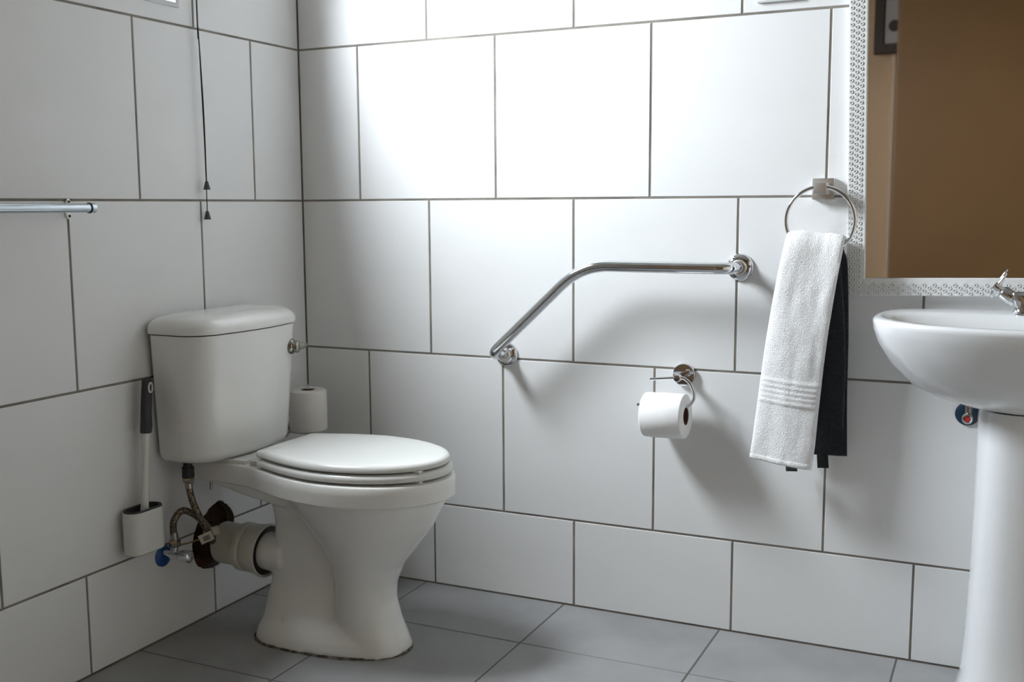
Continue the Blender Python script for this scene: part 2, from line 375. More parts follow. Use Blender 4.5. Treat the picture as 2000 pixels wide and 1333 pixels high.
bpy.context.view_layer.update(); bake(pan)
if not pan.data.materials: pan.data.materials.append(M['ceramic'])
pan.data.shade_smooth()
# rim band and deck
def rimline(ins, z, n=44):
    pts = []
    def hw(x):
        if x >= 0.475: return 0.182*math.sqrt(max(0, 1-((x-0.475)/0.247)**2))
        T = [(0.03, 0.098), (0.15, 0.100), (0.22, 0.108), (0.29, 0.136), (0.36, 0.163), (0.42, 0.177), (0.475, 0.181)]
        return lerp_table(T, x)[0]
    near = []
    for k in range(16): near.append((0.03+0.445*k/16, hw(0.03+0.445*k/16)))
    for k in range(n//2+1):
        t = (PI/2)*k/(n//2); near.append((0.475+0.247*math.sin(t), 0.182*math.cos(t)))
    raw = [(x, -h) for x, h in near]+[(x, h) for x, h in reversed(near[:-1])]
    P = [Vector((x, y)) for x, y in raw]; m_ = len(P)
    for i in range(m_):
        t = (P[(i+1) % m_]-P[i-1]).normalized(); nn = Vector((t.y, -t.x)); p = P[i]-nn*ins
        pts.append(Vector((p.x, YC+p.y, z)))
    return pts
mb = MB().loft([rimline(0.016, 0.394), rimline(0.003, 0.3955), rimline(-0.001, 0.400), rimline(-0.001, 0.425), rimline(0.0, 0.441), rimline(0.0025, 0.4455), rimline(0.008, 0.4475)])
mb.build('pan_rim', M['ceramic'], toilet)
MB().box((0.03, YC-0.09, 0.444), (0.20, YC+0.09, 0.4565), 0.002).build('gasket', M['ceramic'], toilet)
# seat, lid, hinges, buffers
def seatline(ins, z, x0=0.248, xf=0.712, b=0.170, bb=0.118):
    xm = 0.465; near = []
    for k in range(7):
        t = (PI/2)*k/6; r = 0.026; near.append((x0+r-r*math.cos(t), bb-r*0.55+r*0.62*math.sin(t)))
    xs0, h0 = near[-1]
    for k in range(1, 14):
        x = xs0+(xm-xs0)*k/14; s_ = (xm-x)/(xm-xs0); near.append((x, b-(b-h0)*s_**1.75))
    for k in range(25):
        t = (PI/2)*k/24; near.append((xm+(xf-xm)*math.sin(t), b*math.cos(t)))
    raw = [(x, -h) for x, h in near]+[(x, h) for x, h in reversed(near[:-1])]; P = [Vector(q) for q in raw]; m_ = len(P); pts = []
    for i in range(m_):
        t = (P[(i+1) % m_]-P[i-1]).normalized(); nn = Vector((t.y, -t.x)); p = P[i]-nn*ins
        pts.append(Vector((p.x, YC+p.y, z)))
    return pts
sk = dict(xf=0.719, b=0.1745, bb=0.122, x0=0.252)
R = [seatline(0.012, 0.4530, **sk), seatline(0.004, 0.4532, **sk), seatline(0.0005, 0.456, **sk), seatline(0, 0.462, **sk), seatline(0.0015, 0.4675, **sk), seatline(0.007, 0.4715, **sk), seatline(0.016, 0.473, **sk),
     seatline(0.062, 0.4725, **sk), seatline(0.070, 0.469, **sk), seatline(0.072, 0.462, **sk), seatline(0.066, 0.454, **sk)]
R.append(R[0]); seat = MB().loft(R, False, False).build('seat', M['seat'], toilet)
R = [seatline(0.010, 0.4765), seatline(0.003, 0.477), seatline(0, 0.481), seatline(0.0005, 0.486), seatline(0.004, 0.4915), seatline(0.011, 0.4945), seatline(0.022, 0.4958)]
R += [shrink(R[-1], k, z, Vector((0.47, YC, 0))) for k, z in ((0.8, 0.4972), (0.5, 0.498), (0.15, 0.4983))]
MB().loft(R).build('seat_lid', M['seat'], toilet)
for sy in (-0.075, 0.075):
    MB().box((0.215, YC+sy-0.017, 0.447), (0.262, YC+sy+0.017, 0.4605), 0.003).build('hinge', M['seat'], toilet)
for y in (-0.07, 0.07):
    MB().box((0.672, YC+y-0.008, 0.4475), (0.690, YC+y+0.008, 0.454), 0.001).build('buffer', M['seat'], seat)
    MB().box((0.672, YC+y-0.008, 0.472), (0.690, YC+y+0.008, 0.4775), 0.001).build('buffer', M['seat'], seat)
for y in (-0.085, 0.085):
    bolt = MB().lathe([(0, 0.004), (0.042, 0.004)], (0.085, YC+y, 0.372), (0, 0, 1), 12).build('fixing_bolt', M['darkchrome'], toilet)
    MB().lathe([(0, 0.010), (0.004, 0.011), (0.006, 0.006)], (0.085, YC+y, 0.398), (0, 0, 1), 12).box((0.083, YC+y-0.014, 0.398), (0.087, YC+y+0.014, 0.404)).build('wing_nut', M['darkchrome'], bolt)
mb = MB(); R = []
for z, i in ((0.0, -0.0045), (0.002, -0.0035), (0.004, 0.0005)):
    f_ = footprint(z, i)
    for j, p in enumerate(f_): q = Vector((p.x-0.35, p.y-YC, 0)).normalized(); p += q*0.002*noise.noise(p*60)
    R.append(f_)
mb.loft(R).build('floor_sealant', M['grime'], toilet)

# waste pipe connector
wp = thing('waste_pipe_connector', (0.09, YC, 0.135), 'white ribbed plastic waste pipe connector behind the toilet', 'pipe')
MB().lathe([(0.046, 0.046), (0.046, 0.0535), (0.048, 0.0545), (0.112, 0.0545), (0.112, 0.046)], (0.0, YC, 0.206), (1, 0, -0.03), 40).build('sleeve', M['plastic'], wp)
MB().lathe([(0.106, 0.050), (0.108, 0.058), (0.116, 0.0635), (0.132, 0.0635), (0.138, 0.0575), (0.144, 0.0625), (0.162, 0.064), (0.176, 0.066), (0.186, 0.069), (0.192, 0.069), (0.192, 0.064), (0.15, 0.055)], (0.0, YC, 0.206), (1, 0, -0.03), 40).build('collar', M['plastic'], wp)
MB().lathe([(0.178, 0.050), (0.178, 0.0635), (0.187, 0.0635), (0.189, 0.050)], (0.0, YC, 0.206), (1, 0, -0.03), 40).build('rubber_seal', M['black'], wp)
MB().lathe([(-0.055, 0.048), (0.05, 0.048), (0.05, 0.03), (-0.055, 0.03)], (0.0, YC, 0.206), (1, 0, -0.03), 40).build('rusty_stub', M['rust'], wp)
# ------------------------------------------------------------------ stop valve and hose beside the toilet
def hexnut(mb, c, ax, r, h): return mb.lathe([(0, r*0.9), (h*0.12, r), (h*0.88, r), (h, r*0.9)], c, ax, 6)
vy, vz = -0.630, 0.222
sv = thing('stop_valve', (0.03, vy, 0.19), 'small chrome angle valve with a blue wall rose left of the toilet', 'valve')
MB().lathe([(0.0, 0.027), (0.003, 0.027), (0.007, 0.020), (0.008, 0.012)], (0.0, -0.627, 0.213), (1, 0, 0), 28).build('wall_rose', M['blue'], sv)
MB().lathe([(0.004, 0.009), (0.030, 0.009), (0.031, 0.011), (0.058, 0.011), (0.060, 0.008)], (0, vy, vz), (1, 0, 0), 20).lathe([(0, 0.008), (0.018, 0.008)], (0.044, vy, vz+0.005), (0, 0, 1), 16).build('valve_body', M['chrome'], sv)
MB().lathe([(0.0, 0.008), (0.003, 0.015), (0.024, 0.0165), (0.030, 0.0155), (0.034, 0.010), (0.034, 0.0)], (0.058, vy, vz), (1, 0.12, 0), 10).build('valve_knob', M['chrome'], sv)
hs = thing('water_hose', (0.07, -0.60, 0.245), 'braided flexible hose looping from the valve to the cistern', 'hose')
hexnut(MB(), (0.044, vy, vz+0.021), (0, 0, 1), 0.0145, 0.019).build('hose_nut', M['darkchrome'], hs)
hexnut(MB(), (0.07, -0.601, 0.402), (0, 0, 1), 0.0145, 0.015).build('hose_nut', M['darkchrome'], hs)
MB().lathe([(0, 0.015), (0.026, 0.015), (0.026, 0.011), (0.042, 0.011)], (0.07, -0.601, 0.416), (0, 0, 1), 20).build('inlet_coupling', M['black'], hs)
P = spline([(0.044, vy, 0.258), (0.044, -0.633, 0.285), (0.05, -0.636, 0.312), (0.058, -0.618, 0.333), (0.068, -0.592, 0.322), (0.078, -0.566, 0.295), (0.086, -0.551, 0.270),
            (0.092, -0.548, 0.252), (0.098, -0.555, 0.244), (0.103, -0.566, 0.252), (0.103, -0.575, 0.275), (0.098, -0.597, 0.315), (0.086, -0.606, 0.355), (0.073, -0.602, 0.385), (0.07, -0.601, 0.404)], 8)
MB().tube(P, 0.0086, 14).build('braided_tube', M['hose'], hs)
for a, b in ((P[0], P[7]), (P[-1], P[-8])):
    MB().tube([a, a.lerp(b, 0.5), b], 0.0098, 12).build('ferrule', M['darkchrome'], hs)
MB().tube([(0.089, -0.571, 0.262), (0.098, -0.556, 0.268), (0.112, -0.545, 0.272)], 0.0115, 12).build('binding_band', M['tag'], hs)
MB().tube(spline([(0.052, vy+0.010, 0.246), (0.075, -0.605, 0.252), (0.10, -0.590, 0.262)], 6), 0.0022, 8).build('tag_string', M['brass'], hs)
tg = MB().box((-0.016, -0.0009, -0.012), (0.018, 0.0009, 0.012), 0.0004); TM = Matrix.Translation((0.108, -0.590, 0.263)) @ Matrix.Rotation(math.radians(38), 4, 'Z') @ Matrix.Rotation(math.radians(-22), 4, 'Y')
tgo = tg.xform(TM).build('paper_tag', M['tag'], hs, 0)
tg = MB()
for z in (-0.005, -0.001, 0.003): tg.box((-0.007, -0.0012, z-0.0013), (0.010, -0.0008, z+0.0013))
tg.xform(TM).build('tag_print', M['ink'], tgo, 0)

# ------------------------------------------------------------------ toilet brush in its wall holder
def stadium(y0, y1, x0, x1, z, n=12):
    r = (x1-x0)/2; cx = (x0+x1)/2; o = []
    for k in range(n+1):
        t = PI*k/n; o.append(Vector((cx+r*math.cos(t), y1-r+r*math.sin(t), z)))
    for k in range(n+1):
        t = PI+PI*k/n; o.append(Vector((cx+r*math.cos(t), y0+r+r*math.sin(t), z)))
    return o
bh = thing('toilet_brush_holder', (0.033, -0.722, 0.262), 'flat white brush holder fixed to the wall left of the toilet', 'brush holder')
def st(i, z): return stadium(-0.776+i, -0.667-i, 0.006+i, 0.062-i, z)
MB().loft([st(0.012, 0.258), st(0.004, 0.259), st(0, 0.263), st(-0.0005, 0.31), st(0, 0.3635), st(0.003, 0.3635), st(0.003, 0.285)]).build('cup', M['seat'], bh)
MB().loft([st(0.0025, 0.3632), st(0.0015, 0.366), st(0.0025, 0.3675), st(0.0085, 0.3665), st(0.0095, 0.340), st(0.0028, 0.340)], False, False).build('dark_collar', M['grip'], bh)
MB().box((0.0002, -0.75, 0.28), (0.0066, -0.69, 0.35), 0.001).build('wall_plate', M['seat'], bh)
tb = thing('toilet_brush', (0.035, -0.718, 0.295), 'toilet brush with white stem and dark grey grip standing in its holder', 'brush')
ax = Vector((0.0, 0.027, 0.315)).normalized(); o0 = Vector((0.035, -0.716, 0.361)); sd = Vector((0.25, 1, 0)).normalized(); sd = (sd-ax*sd.dot(ax)).normalized(); fr = ax.cross(sd)
def oval(d, hw, th, off=0, n=20): q = o0+ax*d+sd*off; return [q+sd*hw*math.cos(2*PI*k/n)+fr*th*math.sin(2*PI*k/n) for k in range(n)]
MB().loft([oval(-0.05, 0.011, 0.008), oval(0.0, 0.0105, 0.008), oval(0.05, 0.0088, 0.0075), oval(0.11, 0.0080, 0.0075), oval(0.15, 0.0088, 0.008), oval(0.192, 0.0105, 0.009)]).build('stem', M['seat'], tb)
grip = MB().loft([oval(0.184, 0.0125, 0.0105), oval(0.186, 0.0140, 0.0115), oval(0.200, 0.0150, 0.012, 0.001), oval(0.23, 0.0138, 0.0115), oval(0.27, 0.0135, 0.011), oval(0.305, 0.0128, 0.0105, 0.001), oval(0.314, 0.010, 0.008, 0.001), oval(0.317, 0.005, 0.004, 0.001)]).build('grip', M['grip'], tb)
lp = o0+ax*0.294+sd*0.004-fr*0.0106; R = []
lpts = [lp+sd*0.0048*math.cos(t)+ax*(0.0115*math.sin(t)) for t in [2*PI*k/20 for k in range(21)]]
MB().tube(lpts, 0.0020, 8).build('hanging_loop', M['seat'], grip)
MB().lathe([(0, 0.012), (0.004, 0.0165), (0.045, 0.0165), (0.052, 0.010)], (0.035, -0.7195, 0.275), (0, 0, 1), 20).build('bristle_head', M['grip'], tb)

# ------------------------------------------------------------------ curtain rail on the left wall
rl = thing('curtain_rail', (0.07, -1.35, 1.05), 'brushed steel rail on brackets along the left wall', 'rail')
MB().lathe([(0, 0.0098), (0.99, 0.0098)], (0.07, -1.85, 1.0805), (0, 1, 0), 24).build('tube', M['satin'], rl)
for y, s_ in ((-0.868, 1), (-1.842, -1)):
    MB().lathe([(-0.002, 0.0113), (0.010, 0.0113), (0.012, 0.0095), (0.012, 0)], (0.07, y, 1.0805), (0, s_, 0), 24).build('end_cap', M['satin'], rl)
    MB().lathe([(-0.004, 0.0118), (-0.002, 0.0118)], (0.07, y, 1.0805), (0, s_, 0), 24).build('seal_ring', M['black'], rl)
for y in (-0.866, -1.80):
    R = [[Vector((x, y+hw*math.cos(t), 1.0785+(0.0225-i)*math.sin(t))) for t in [2*PI*k/28 for k in range(28)]] for x, hw, i in ((0, 0.0095, 0), (0.003, 0.0095, 0), (0.005, 0.007, 0.003))]
    bk = MB().loft(R).lathe([(0, 0.007), (0.066, 0.0055)], (0.003, y, 1.0795), (1, 0, 0), 16).build('bracket', M['nickel'], rl)
    for z in (1.063, 1.0945): MB().lathe([(0, 0.0034), (0.0022, 0.0028), (0.0025, 0)], (0.0045, y, z), (1, 0, 0), 10).build('screw', M['black'], bk)

# ------------------------------------------------------------------ pull cords
def cord(name, y, zb, xo, label, ytop):
    t = thing(name, (xo, y, zb), label, 'pull cord', 'pull cords beside the window')
    MB().tube(spline([(xo, y, zb+0.018), (xo, y-0.0005, zb+0.2), (xo*0.9, ytop+0.0005, 1.52), (0.012, ytop, 1.56), (0.012, ytop-0.001, 2.30)], 8), 0.0013, 6).build('cord', M['black'], t)
    MB().lathe([(0, 0.0085), (0.001, 0.0090), (0.020, 0.0040), (0.0215, 0.0032), (0.0215, 0)], (xo, y, zb), (0, 0, 1), 20).build('cone_pull', M['cone'], t)
cord('pull_cord', -0.4285, 1.1255, 0.016, 'thin dark pull cord ending in the higher of the two grey cones', -0.4355)
cord('pull_cord', -0.4280, 1.0495, 0.014, 'thin dark pull cord ending in the lower of the two grey cones', -0.4335)
MB_hook = MB().lathe([(0, 0.012), (0.004, 0.012), (0.006, 0.006), (0.018, 0.005), (0.02, 0)], (0.0, -0.4345, 2.30), (1, 0, 0), 16)
tag(MB_hook.build('cord_hook', M['nickel']), 'small metal hook the pull cords hang from', 'hook')

# ------------------------------------------------------------------ spare roll on its stand behind the cistern
rx, ry = 0.090, -0.125
sh = thing('spare_roll_holder', (0.05, ry, 0.43), 'chrome upright spare roll holder on the wall behind the cistern', 'roll holder')
MB().box((0.002, ry-0.013, 0.434), (rx+0.012, ry+0.013, 0.446), 0.002).build('arm', M['darkchrome'], sh)
MB().lathe([(0, 0.025), (0.005, 0.025), (0.007, 0.02)], (0, ry, 0.44), (1, 0, 0), 24).build('wall_flange', M['darkchrome'], sh)
MB().lathe([(0, 0.0045), (0.128, 0.0045)], (rx, ry, 0.445), (0, 0, 1), 14).build('rod', M['chrome'], sh)
MB().lathe([(0, 0.0045), (0.001, 0.011), (0.004, 0.012), (0.006, 0.009), (0.007, 0)], (rx, ry, 0.571), (0, 0, 1), 20).build('rod_cap', M['chrome'], sh)
def paper_roll(name, org, axis, L, r, rc, m, label, seed=0):
    t = thing(name, org, label, 'toilet roll', 'toilet rolls')
    a = Vector(axis).normalized()
    MB().lathe([(0, rc), (0, r-0.004), (0.002, r-0.001), (0.004, r), (L*0.5, r+0.0007), (L-0.004, r), (L-0.002, r-0.001), (L, r-0.004), (L, rc), (L*0.5, rc), (0, rc)], org, a, 48).build('paper', m, t)
    MB().lathe([(0.001, rc-0.0012), (0.001, rc+0.0003), (L-0.001, rc+0.0003), (L-0.001, rc-0.0012), (0.001, rc-0.0012)], org, a, 32).build('core', M['card'], t)
    return t
paper_roll('toilet_roll', (rx, ry, 0.4475), (0, 0, 1), 0.116, 0.0530, 0.0200, M['paper2'], 'spare toilet roll standing upright behind the cistern')

# ------------------------------------------------------------------ grab bar
gb = thing('grab_bar', (0.97, -0.04, 0.64), 'bent chrome grab bar with an angled arm on the back wall', 'grab bar')
GY = -0.088
P = fillet([(1.293, -0.004, 0.9285), (1.290, GY, 0.9295), (0.912, GY, 0.9300), (0.656, GY, 0.690), (0.660, -0.004, 0.680)], (0.05, 0.075, 0.035), 12)
MB().tube(P, 0.0143, 24).build('bent_tube', M['chrome'], gb)
for x, z in ((1.293, 0.9285), (0.660, 0.680)):
    fl = MB().lathe([(0, 0.0335), (0.003, 0.0335), (0.008, 0.030), (0.011, 0.021), (0.012, 0.0155), (0.012, 0.0)], (x, 0, z), (0, -1, 0), 40).build('flange', M['chrome'], gb)
    MB().lathe([(0.010, 0.019), (0.020, 0.019), (0.022, 0.017), (0.022, 0.0135)], (x, 0, z), (0, -1, 0), 32).build('collar', M['nickel'], gb)
    for k in range(3):
        t = 2*PI*k/3+2.2; MB().lathe([(0, 0.0032), (0.0022, 0.0027), (0.0024, 0)], (x+0.0255*math.cos(t), -0.0085, z+0.0255*math.sin(t)), (0, -1, 0), 10).build('screw', M['darkchrome'], fl)

# ------------------------------------------------------------------ roll holder and hanging roll
rh = thing('toilet_roll_holder', (1.158, -0.03, 0.57), 'chrome hook toilet roll holder below the grab bar', 'roll holder')
MB().lathe([(0, 0.0285), (0.010, 0.0285), (0.012, 0.0275), (0.0125, 0.0)], (1.158, 0, 0.6555), (0, -1, 0), 40).build('flange', M['chrome'], rh)
MB().lathe([(0.010, 0.0075), (0.052, 0.0075), (0.054, 0.0095), (0.070, 0.0095), (0.0725, 0.008), (0.073, 0)], (1.158, 0, 0.6555), (0, -1, 0), 24).build('post', M['chrome'], rh)
MB().lathe([(0, 0.0038), (0.073, 0.0038), (0.074, 0)], (1.160, -0.063, 0.6560), (-1, 0, -0.11), 14).build('short_arm', M['chrome'], rh)
MB().tube(spline([(1.160, -0.063, 0.6565), (1.176, -0.063, 0.6545), (1.193, -0.064, 0.639), (1.2015, -0.065, 0.614), (1.196, -0.067, 0.597), (1.184, -0.068, 0.5875), (1.165, -0.069, 0.5855), (1.12, -0.069, 0.585), (1.056, -0.069, 0.5825)], 8), 0.0040, 14).build('hook_arm', M['chrome'], rh)
hr = paper_roll('toilet_roll', (1.0775, -0.070, 0.5595), (1, -0.02, 0.03), 0.106, 0.0555, 0.0225, M['paper'], 'bright white toilet roll hanging from the wall hook holder')
R = []
for k in range(12):
    z = 0.5105-0.008*k/11; y = -0.071-0.002*math.sin(k*0.5)-0.007*(1-k/11)
    R.append((y, z))
mb = MB(); v = []; f = []
for k, (y, z) in enumerate(R): v += [Vector((1.092, y, z-0.001)), Vector((1.180, y, z+0.002)), Vector((1.180, y+0.0008, z+0.002)), Vector((1.092, y+0.0008, z-0.001))]
mb.loft([v[4*k:4*k+4] for k in range(12)]).build('loose_sheet', M['paper'], hr)

# ------------------------------------------------------------------ towel ring
tr = thing('towel_ring', (1.488, -0.03, 0.96), 'chrome towel ring on a square wall block left of the mirror', 'towel ring')
blk = MB().box((1.463, -0.022, 1.091), (1.512, 0.0, 1.140), 0.0012).build('wall_block', M['nickel'], tr)
MB().box((1.474, -0.068, 1.103), (1.502, -0.020, 1.129), 0.001).build('ring_clamp', M['nickel'], blk)
RC = Vector((1.489, -0.056, 1.0425)); RR = 0.0775
MB().tube([RC+Vector((RR*math.cos(t), -0.004*math.sin(t), RR*math.sin(t))) for t in [2*PI*k/72+1.55 for k in range(73)]], 0.0046, 14).build('ring', M['chrome'], tr)

# ------------------------------------------------------------------ towels: thick folded cloth over the ring
def towel(name, m, path, label, seed, th, ridges=(), hem=0.0, fold=0.0):
    """path: list of (x centre, width, y, z, droop of right edge)"""
    pts = spline([Vector((p[2], p[3], 0)) for p in path], 44); xs = spline([Vector((p[0], p[1], p[4])) for p in path], 44)
    L = len(pts); R = []; ns = 26
    for i in range(L):
        t = (pts[min(i+1, L-1)]-pts[max(i-1, 0)]).normalized(); nrm = Vector((-t.y, t.x)); y, z = pts[i].x, pts[i].y; cx, wd, dr = xs[i]
        h = th
        if i < 4: h = th*(0.6, 0.8, 0.92, 0.98)[i]
        if i > L-5: h = th*(0.98, 0.92, 0.8, 0.6)[i-(L-4)]
        for zc, hh in ridges:
            if i < L*0.5 and abs(z-zc) < 0.0058: h += hh*math.sqrt(1-((z-zc)/0.0058)**2)
        ring = []
        for side in (1, -1):
            for k in range(ns):
                s_ = -1+2*(k+0.5)/ns; s_ *= side
                e = h*(1-abs(s_)**7*0.75)
                nz = noise.noise(Vector((s_*2.1+seed, z*7, side*0.4)))*0.0035+noise.noise(Vector((s_*5+seed, z*22, side)))*0.0012
                fo = fold*math.sin(s_*3.0+z*6+seed)*0.5
                p_ = Vector((cx+s_*wd/2, y+nrm.x*(e*side+nz)+fo, z+nrm.y*(e*side+nz)+dr*s_))
                ring.append(p_)
        R.append(ring)
    t = thing(name, (path[0][0], path[0][2], path[0][3]), label, 'towel', 'towels on the ring')
    o = MB().loft(R).build('cloth', m, t, smooth=70); return t
rid = [(0.667-0.0122*k, 0.0026) for k in range(5)]+[(0.478, 0.002)]
bt = towel('hand_towel', M['towel2'], [(1.500, 0.118, -0.062, 0.560, 0), (1.50, 0.115, -0.063, 0.75, 0), (1.492, 0.10, -0.064, 0.93, 0), (1.486, 0.098, -0.062, 0.975, 0), (1.487, 0.10, -0.054, 0.985, 0), (1.492, 0.105, -0.044, 0.972, 0),
            (1.497, 0.112, -0.037, 0.93, 0), (1.500, 0.118, -0.032, 0.78, 0), (1.500, 0.122, -0.030, 0.62, 0), (1.502, 0.126, -0.030, 0.487, 0.003)], 'charcoal black hand towel hanging behind the white towel', 5.0, 0.0062, fold=0.004)
wt = towel('hand_towel', M['towel'], [(1.419, 0.150, -0.092, 0.470, -0.008), (1.425, 0.150, -0.093, 0.52, -0.008), (1.434, 0.146, -0.094, 0.62, -0.007), (1.448, 0.142, -0.093, 0.76, -0.006), (1.467, 0.138, -0.090, 0.90, -0.005), (1.479, 0.136, -0.084, 0.975, -0.004),
            (1.482, 0.134, -0.072, 1.001, -0.004), (1.483, 0.133, -0.056, 1.006, -0.004), (1.484, 0.130, -0.036, 0.996, -0.003), (1.485, 0.122, -0.019, 0.965, 0), (1.484, 0.110, -0.013, 0.90, 0), (1.482, 0.100, -0.012, 0.80, 0)], 'white terry hand towel with ribbed bands hanging over the ring', 1.0, 0.0105, rid, fold=0.006)
for x, z, wd, hh in ((1.434, 0.4435, 0.027, 0.030), (1.507, 0.459, 0.026, 0.034)):
    mb = MB().loft([[Vector((x+sx*wd/2+k*0.001, -0.037+sy*0.0006-0.002*k, z+hh*(1-k/4)+sx*0.001)) for sx, sy in ((-1, -1), (1, -1), (1, 1), (-1, 1))] for k in range(5)])
    mb.build('care_label', M['label'], bt, 0)

# ------------------------------------------------------------------ mirror (hung a little crooked)
MX0, MZ0, MW, MH, FW = 1.5475, 0.8685, 0.66, 0.98, 0.0405
RM = Matrix.Translation((MX0, 0, MZ0)) @ Matrix.Rotation(math.radians(-1.25), 4, 'Y')     # local: x right, z up from the lower left corner
mi = thing('wall_mirror', (MX0+MW/2, 0, MZ0), 'large mirror in a white frame embossed with small rings', 'mirror')
def fstrip(x0, z0, x1, z1, inset0, inset1):
    pass
mb = MB()
def rect(i, y): return [Vector((i, y, i)), Vector((MW-i, y, i)), Vector((MW-i, y, MH-i)), Vector((i, y, MH-i))]
mb.loft([rect(0, 0), rect(0, -0.019), rect(0.0015, -0.0205), rect(0.004, -0.021), rect(FW-0.006, -0.0209), rect(FW-0.003, -0.0216), rect(FW-0.001, -0.021), rect(FW, -0.0185), rect(FW, -0.006)], True, False)
mb.xform(RM); fro = mb.build('frame', M['frame'], mi, 30)
MB().box((FW-0.004, -0.0115, FW-0.004), (MW-FW+0.004, -0.0075, MH-FW+0.004)).xform(RM).build('glass', M['mirror'], mi, 0)
mb = MB(); px_, pz_ = 0.0216, 0.0124; centres = []
def ringv(cx, cz):
    v = []; f = []; n = 10
    for k in range(n):
        a = 2*PI*k/n; c, s_ = math.cos(a), math.sin(a)
        for rr, yy in ((0.0042, -0.0195), (0.0036, -0.0228), (0.0024, -0.0226), (0.0015, -0.0195)): v.append(Vector((cx+rr*c, yy, cz+rr*s_)))
    for k in range(n):
        j = (k+1) % n
        for q in range(3): f.append((k*4+q, j*4+q, j*4+q+1, k*4+q+1))
    mb.add(v, f)
nc = int(MW/px_*2)+1; nr = int(MH/pz_)+1
for c in range(nc):
    for r in range(nr+1):
        x = 0.0065+c*px_/2; z = 0.0065+r*pz_+(pz_/2 if c % 2 else 0)
        if not (0.0055 < x < MW-0.0055 and 0.0055 < z < MH-0.0055): continue
        if FW-0.0095 < x < MW-FW+0.0095 and FW-0.0095 < z < MH-FW+0.0095: continue
        ringv(x, z); centres.append((x, z))
mb.xform(RM); ro = mb.build('embossed_rings', M['emboss'], fro, 60); ro['kind'] = 'stuff'
for nm, r0, y0, mm in (('ring_groove_shade', 0.0056, -0.02125, 'groove_shade'), ('ring_hole_shade', 0.0012, -0.02165, 'hole_shade')):  # flat discs: shade of grooves and pierced holes put into their grey and dark colour
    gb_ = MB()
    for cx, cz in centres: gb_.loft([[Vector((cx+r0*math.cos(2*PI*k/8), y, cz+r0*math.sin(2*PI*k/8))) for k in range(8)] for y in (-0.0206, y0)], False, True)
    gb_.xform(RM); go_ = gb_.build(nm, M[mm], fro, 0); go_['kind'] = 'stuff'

# ------------------------------------------------------------------ wash basin, pedestal, tap, valve
BX = 1.932
def basin_ring(z, hw, yb, yf, e=2.4, n=72, ym=None):
    """outline: flat-ish back at yb, round front at yf, widest at ym"""
    o = []
    if ym is None: ym = yb+(yf-yb)*0.47
    for j in range(n):
        t = 2*PI*j/n; c, s_ = math.cos(t), math.sin(t)
        if s_ >= 0: x = hw*math.copysign(abs(c)**(2/3.2), c); y = ym+(yb-ym)*abs(s_)**(2/3.2)
        else: x = hw*math.copysign(abs(c)**(2/2.25), c); y = ym+(yf-ym)*abs(s_)**(2/2.25)
        o.append(Vector((BX+x, y, z)))
    return o
ba = thing('wash_basin', (BX, -0.2, 0.655), 'white ceramic wash basin on a pedestal under the mirror', 'basin')
T = [(0.655, 0.060, -0.03, -0.25), (0.662, 0.130, -0.012, -0.275), (0.680, 0.185, -0.004, -0.315), (0.700, 0.222, -0.003, -0.345), (0.745, 0.263, -0.003, -0.388), (0.790, 0.289, -0.003, -0.418), (0.820, 0.2985, -0.003, -0.432), (0.836, 0.300, -0.003, -0.436)]
R = [basin_ring(z, *lerp_table(T, z)) for z in (0.655, 0.658, 0.662, 0.670, 0.680, 0.69, 0.700, 0.72, 0.745, 0.77, 0.79, 0.81, 0.82, 0.832, 0.838)]
R += [basin_ring(0.8425, 0.2975, -0.004, -0.433), basin_ring(0.845, 0.292, -0.006, -0.427), basin_ring(0.8455, 0.284, -0.012, -0.418)]
R += [basin_ring(0.844, 0.276, -0.105, -0.409, ym=-0.245), basin_ring(0.838, 0.268, -0.125, -0.402, ym=-0.25), basin_ring(0.815, 0.250, -0.135, -0.385, ym=-0.25), basin_ring(0.78, 0.222, -0.145, -0.362, ym=-0.25), basin_ring(0.74, 0.17, -0.16, -0.325, ym=-0.25), basin_ring(0.715, 0.09, -0.19, -0.285, ym=-0.24), basin_ring(0.712, 0.02, -0.225, -0.250, ym=-0.24)]
MB().loft(R).build('bowl', M['basin'], ba, 50)
MB().lathe([(0, 0.021), (0.002, 0.021), (0.003, 0.017), (0.0005, 0.012)], (BX, -0.238, 0.7125), (0, 0, 1), 24).build('waste_ring', M['chrome'], ba)
pe = thing('basin_pedestal', (BX, -0.16, 0), 'tall white ceramic pedestal carrying the wash basin', 'pedestal')
def ped(z, hw, yf, yb=-0.02):
    o = []; n = 48; ym = -0.13
    for j in range(n):
        t = 2*PI*j/n; c, s_ = math.cos(t), math.sin(t)
        x = hw*math.copysign(abs(c)**(2/2.6), c); y = ym+((yb-ym) if s_ > 0 else (ym-yf))*math.copysign(abs(s_)**(2/2.4), s_); o.append(Vector((BX+x, y, z)))
    return o
MB().loft([ped(0, 0.108, -0.285), ped(0.02, 0.108, -0.285), ped(0.06, 0.099, -0.272), ped(0.15, 0.093, -0.262), ped(0.30, 0.089, -0.256), ped(0.45, 0.087, -0.254), ped(0.58, 0.087, -0.256), ped(0.63, 0.088, -0.258), ped(0.654, 0.0865, -0.255)]).build('column', M['basin'], pe, 50)
tp = thing('basin_tap', (BX+0.006, -0.075, 0.8452), 'chrome mixer tap with angled handles at the back of the basin', 'tap')
TX, TY = BX+0.0, -0.085
R = [sellipse(TX, TY, a, b, z, 32, 2.4) for z, a, b in ((0.8456, 0.030, 0.024), (0.850, 0.031, 0.024), (0.853, 0.0285, 0.022), (0.862, 0.029, 0.021), (0.872, 0.034, 0.0205), (0.884, 0.041, 0.0195), (0.890, 0.038, 0.017), (0.893, 0.025, 0.012))]
MB().loft(R).build('tap_body', M['chrome'], tp)
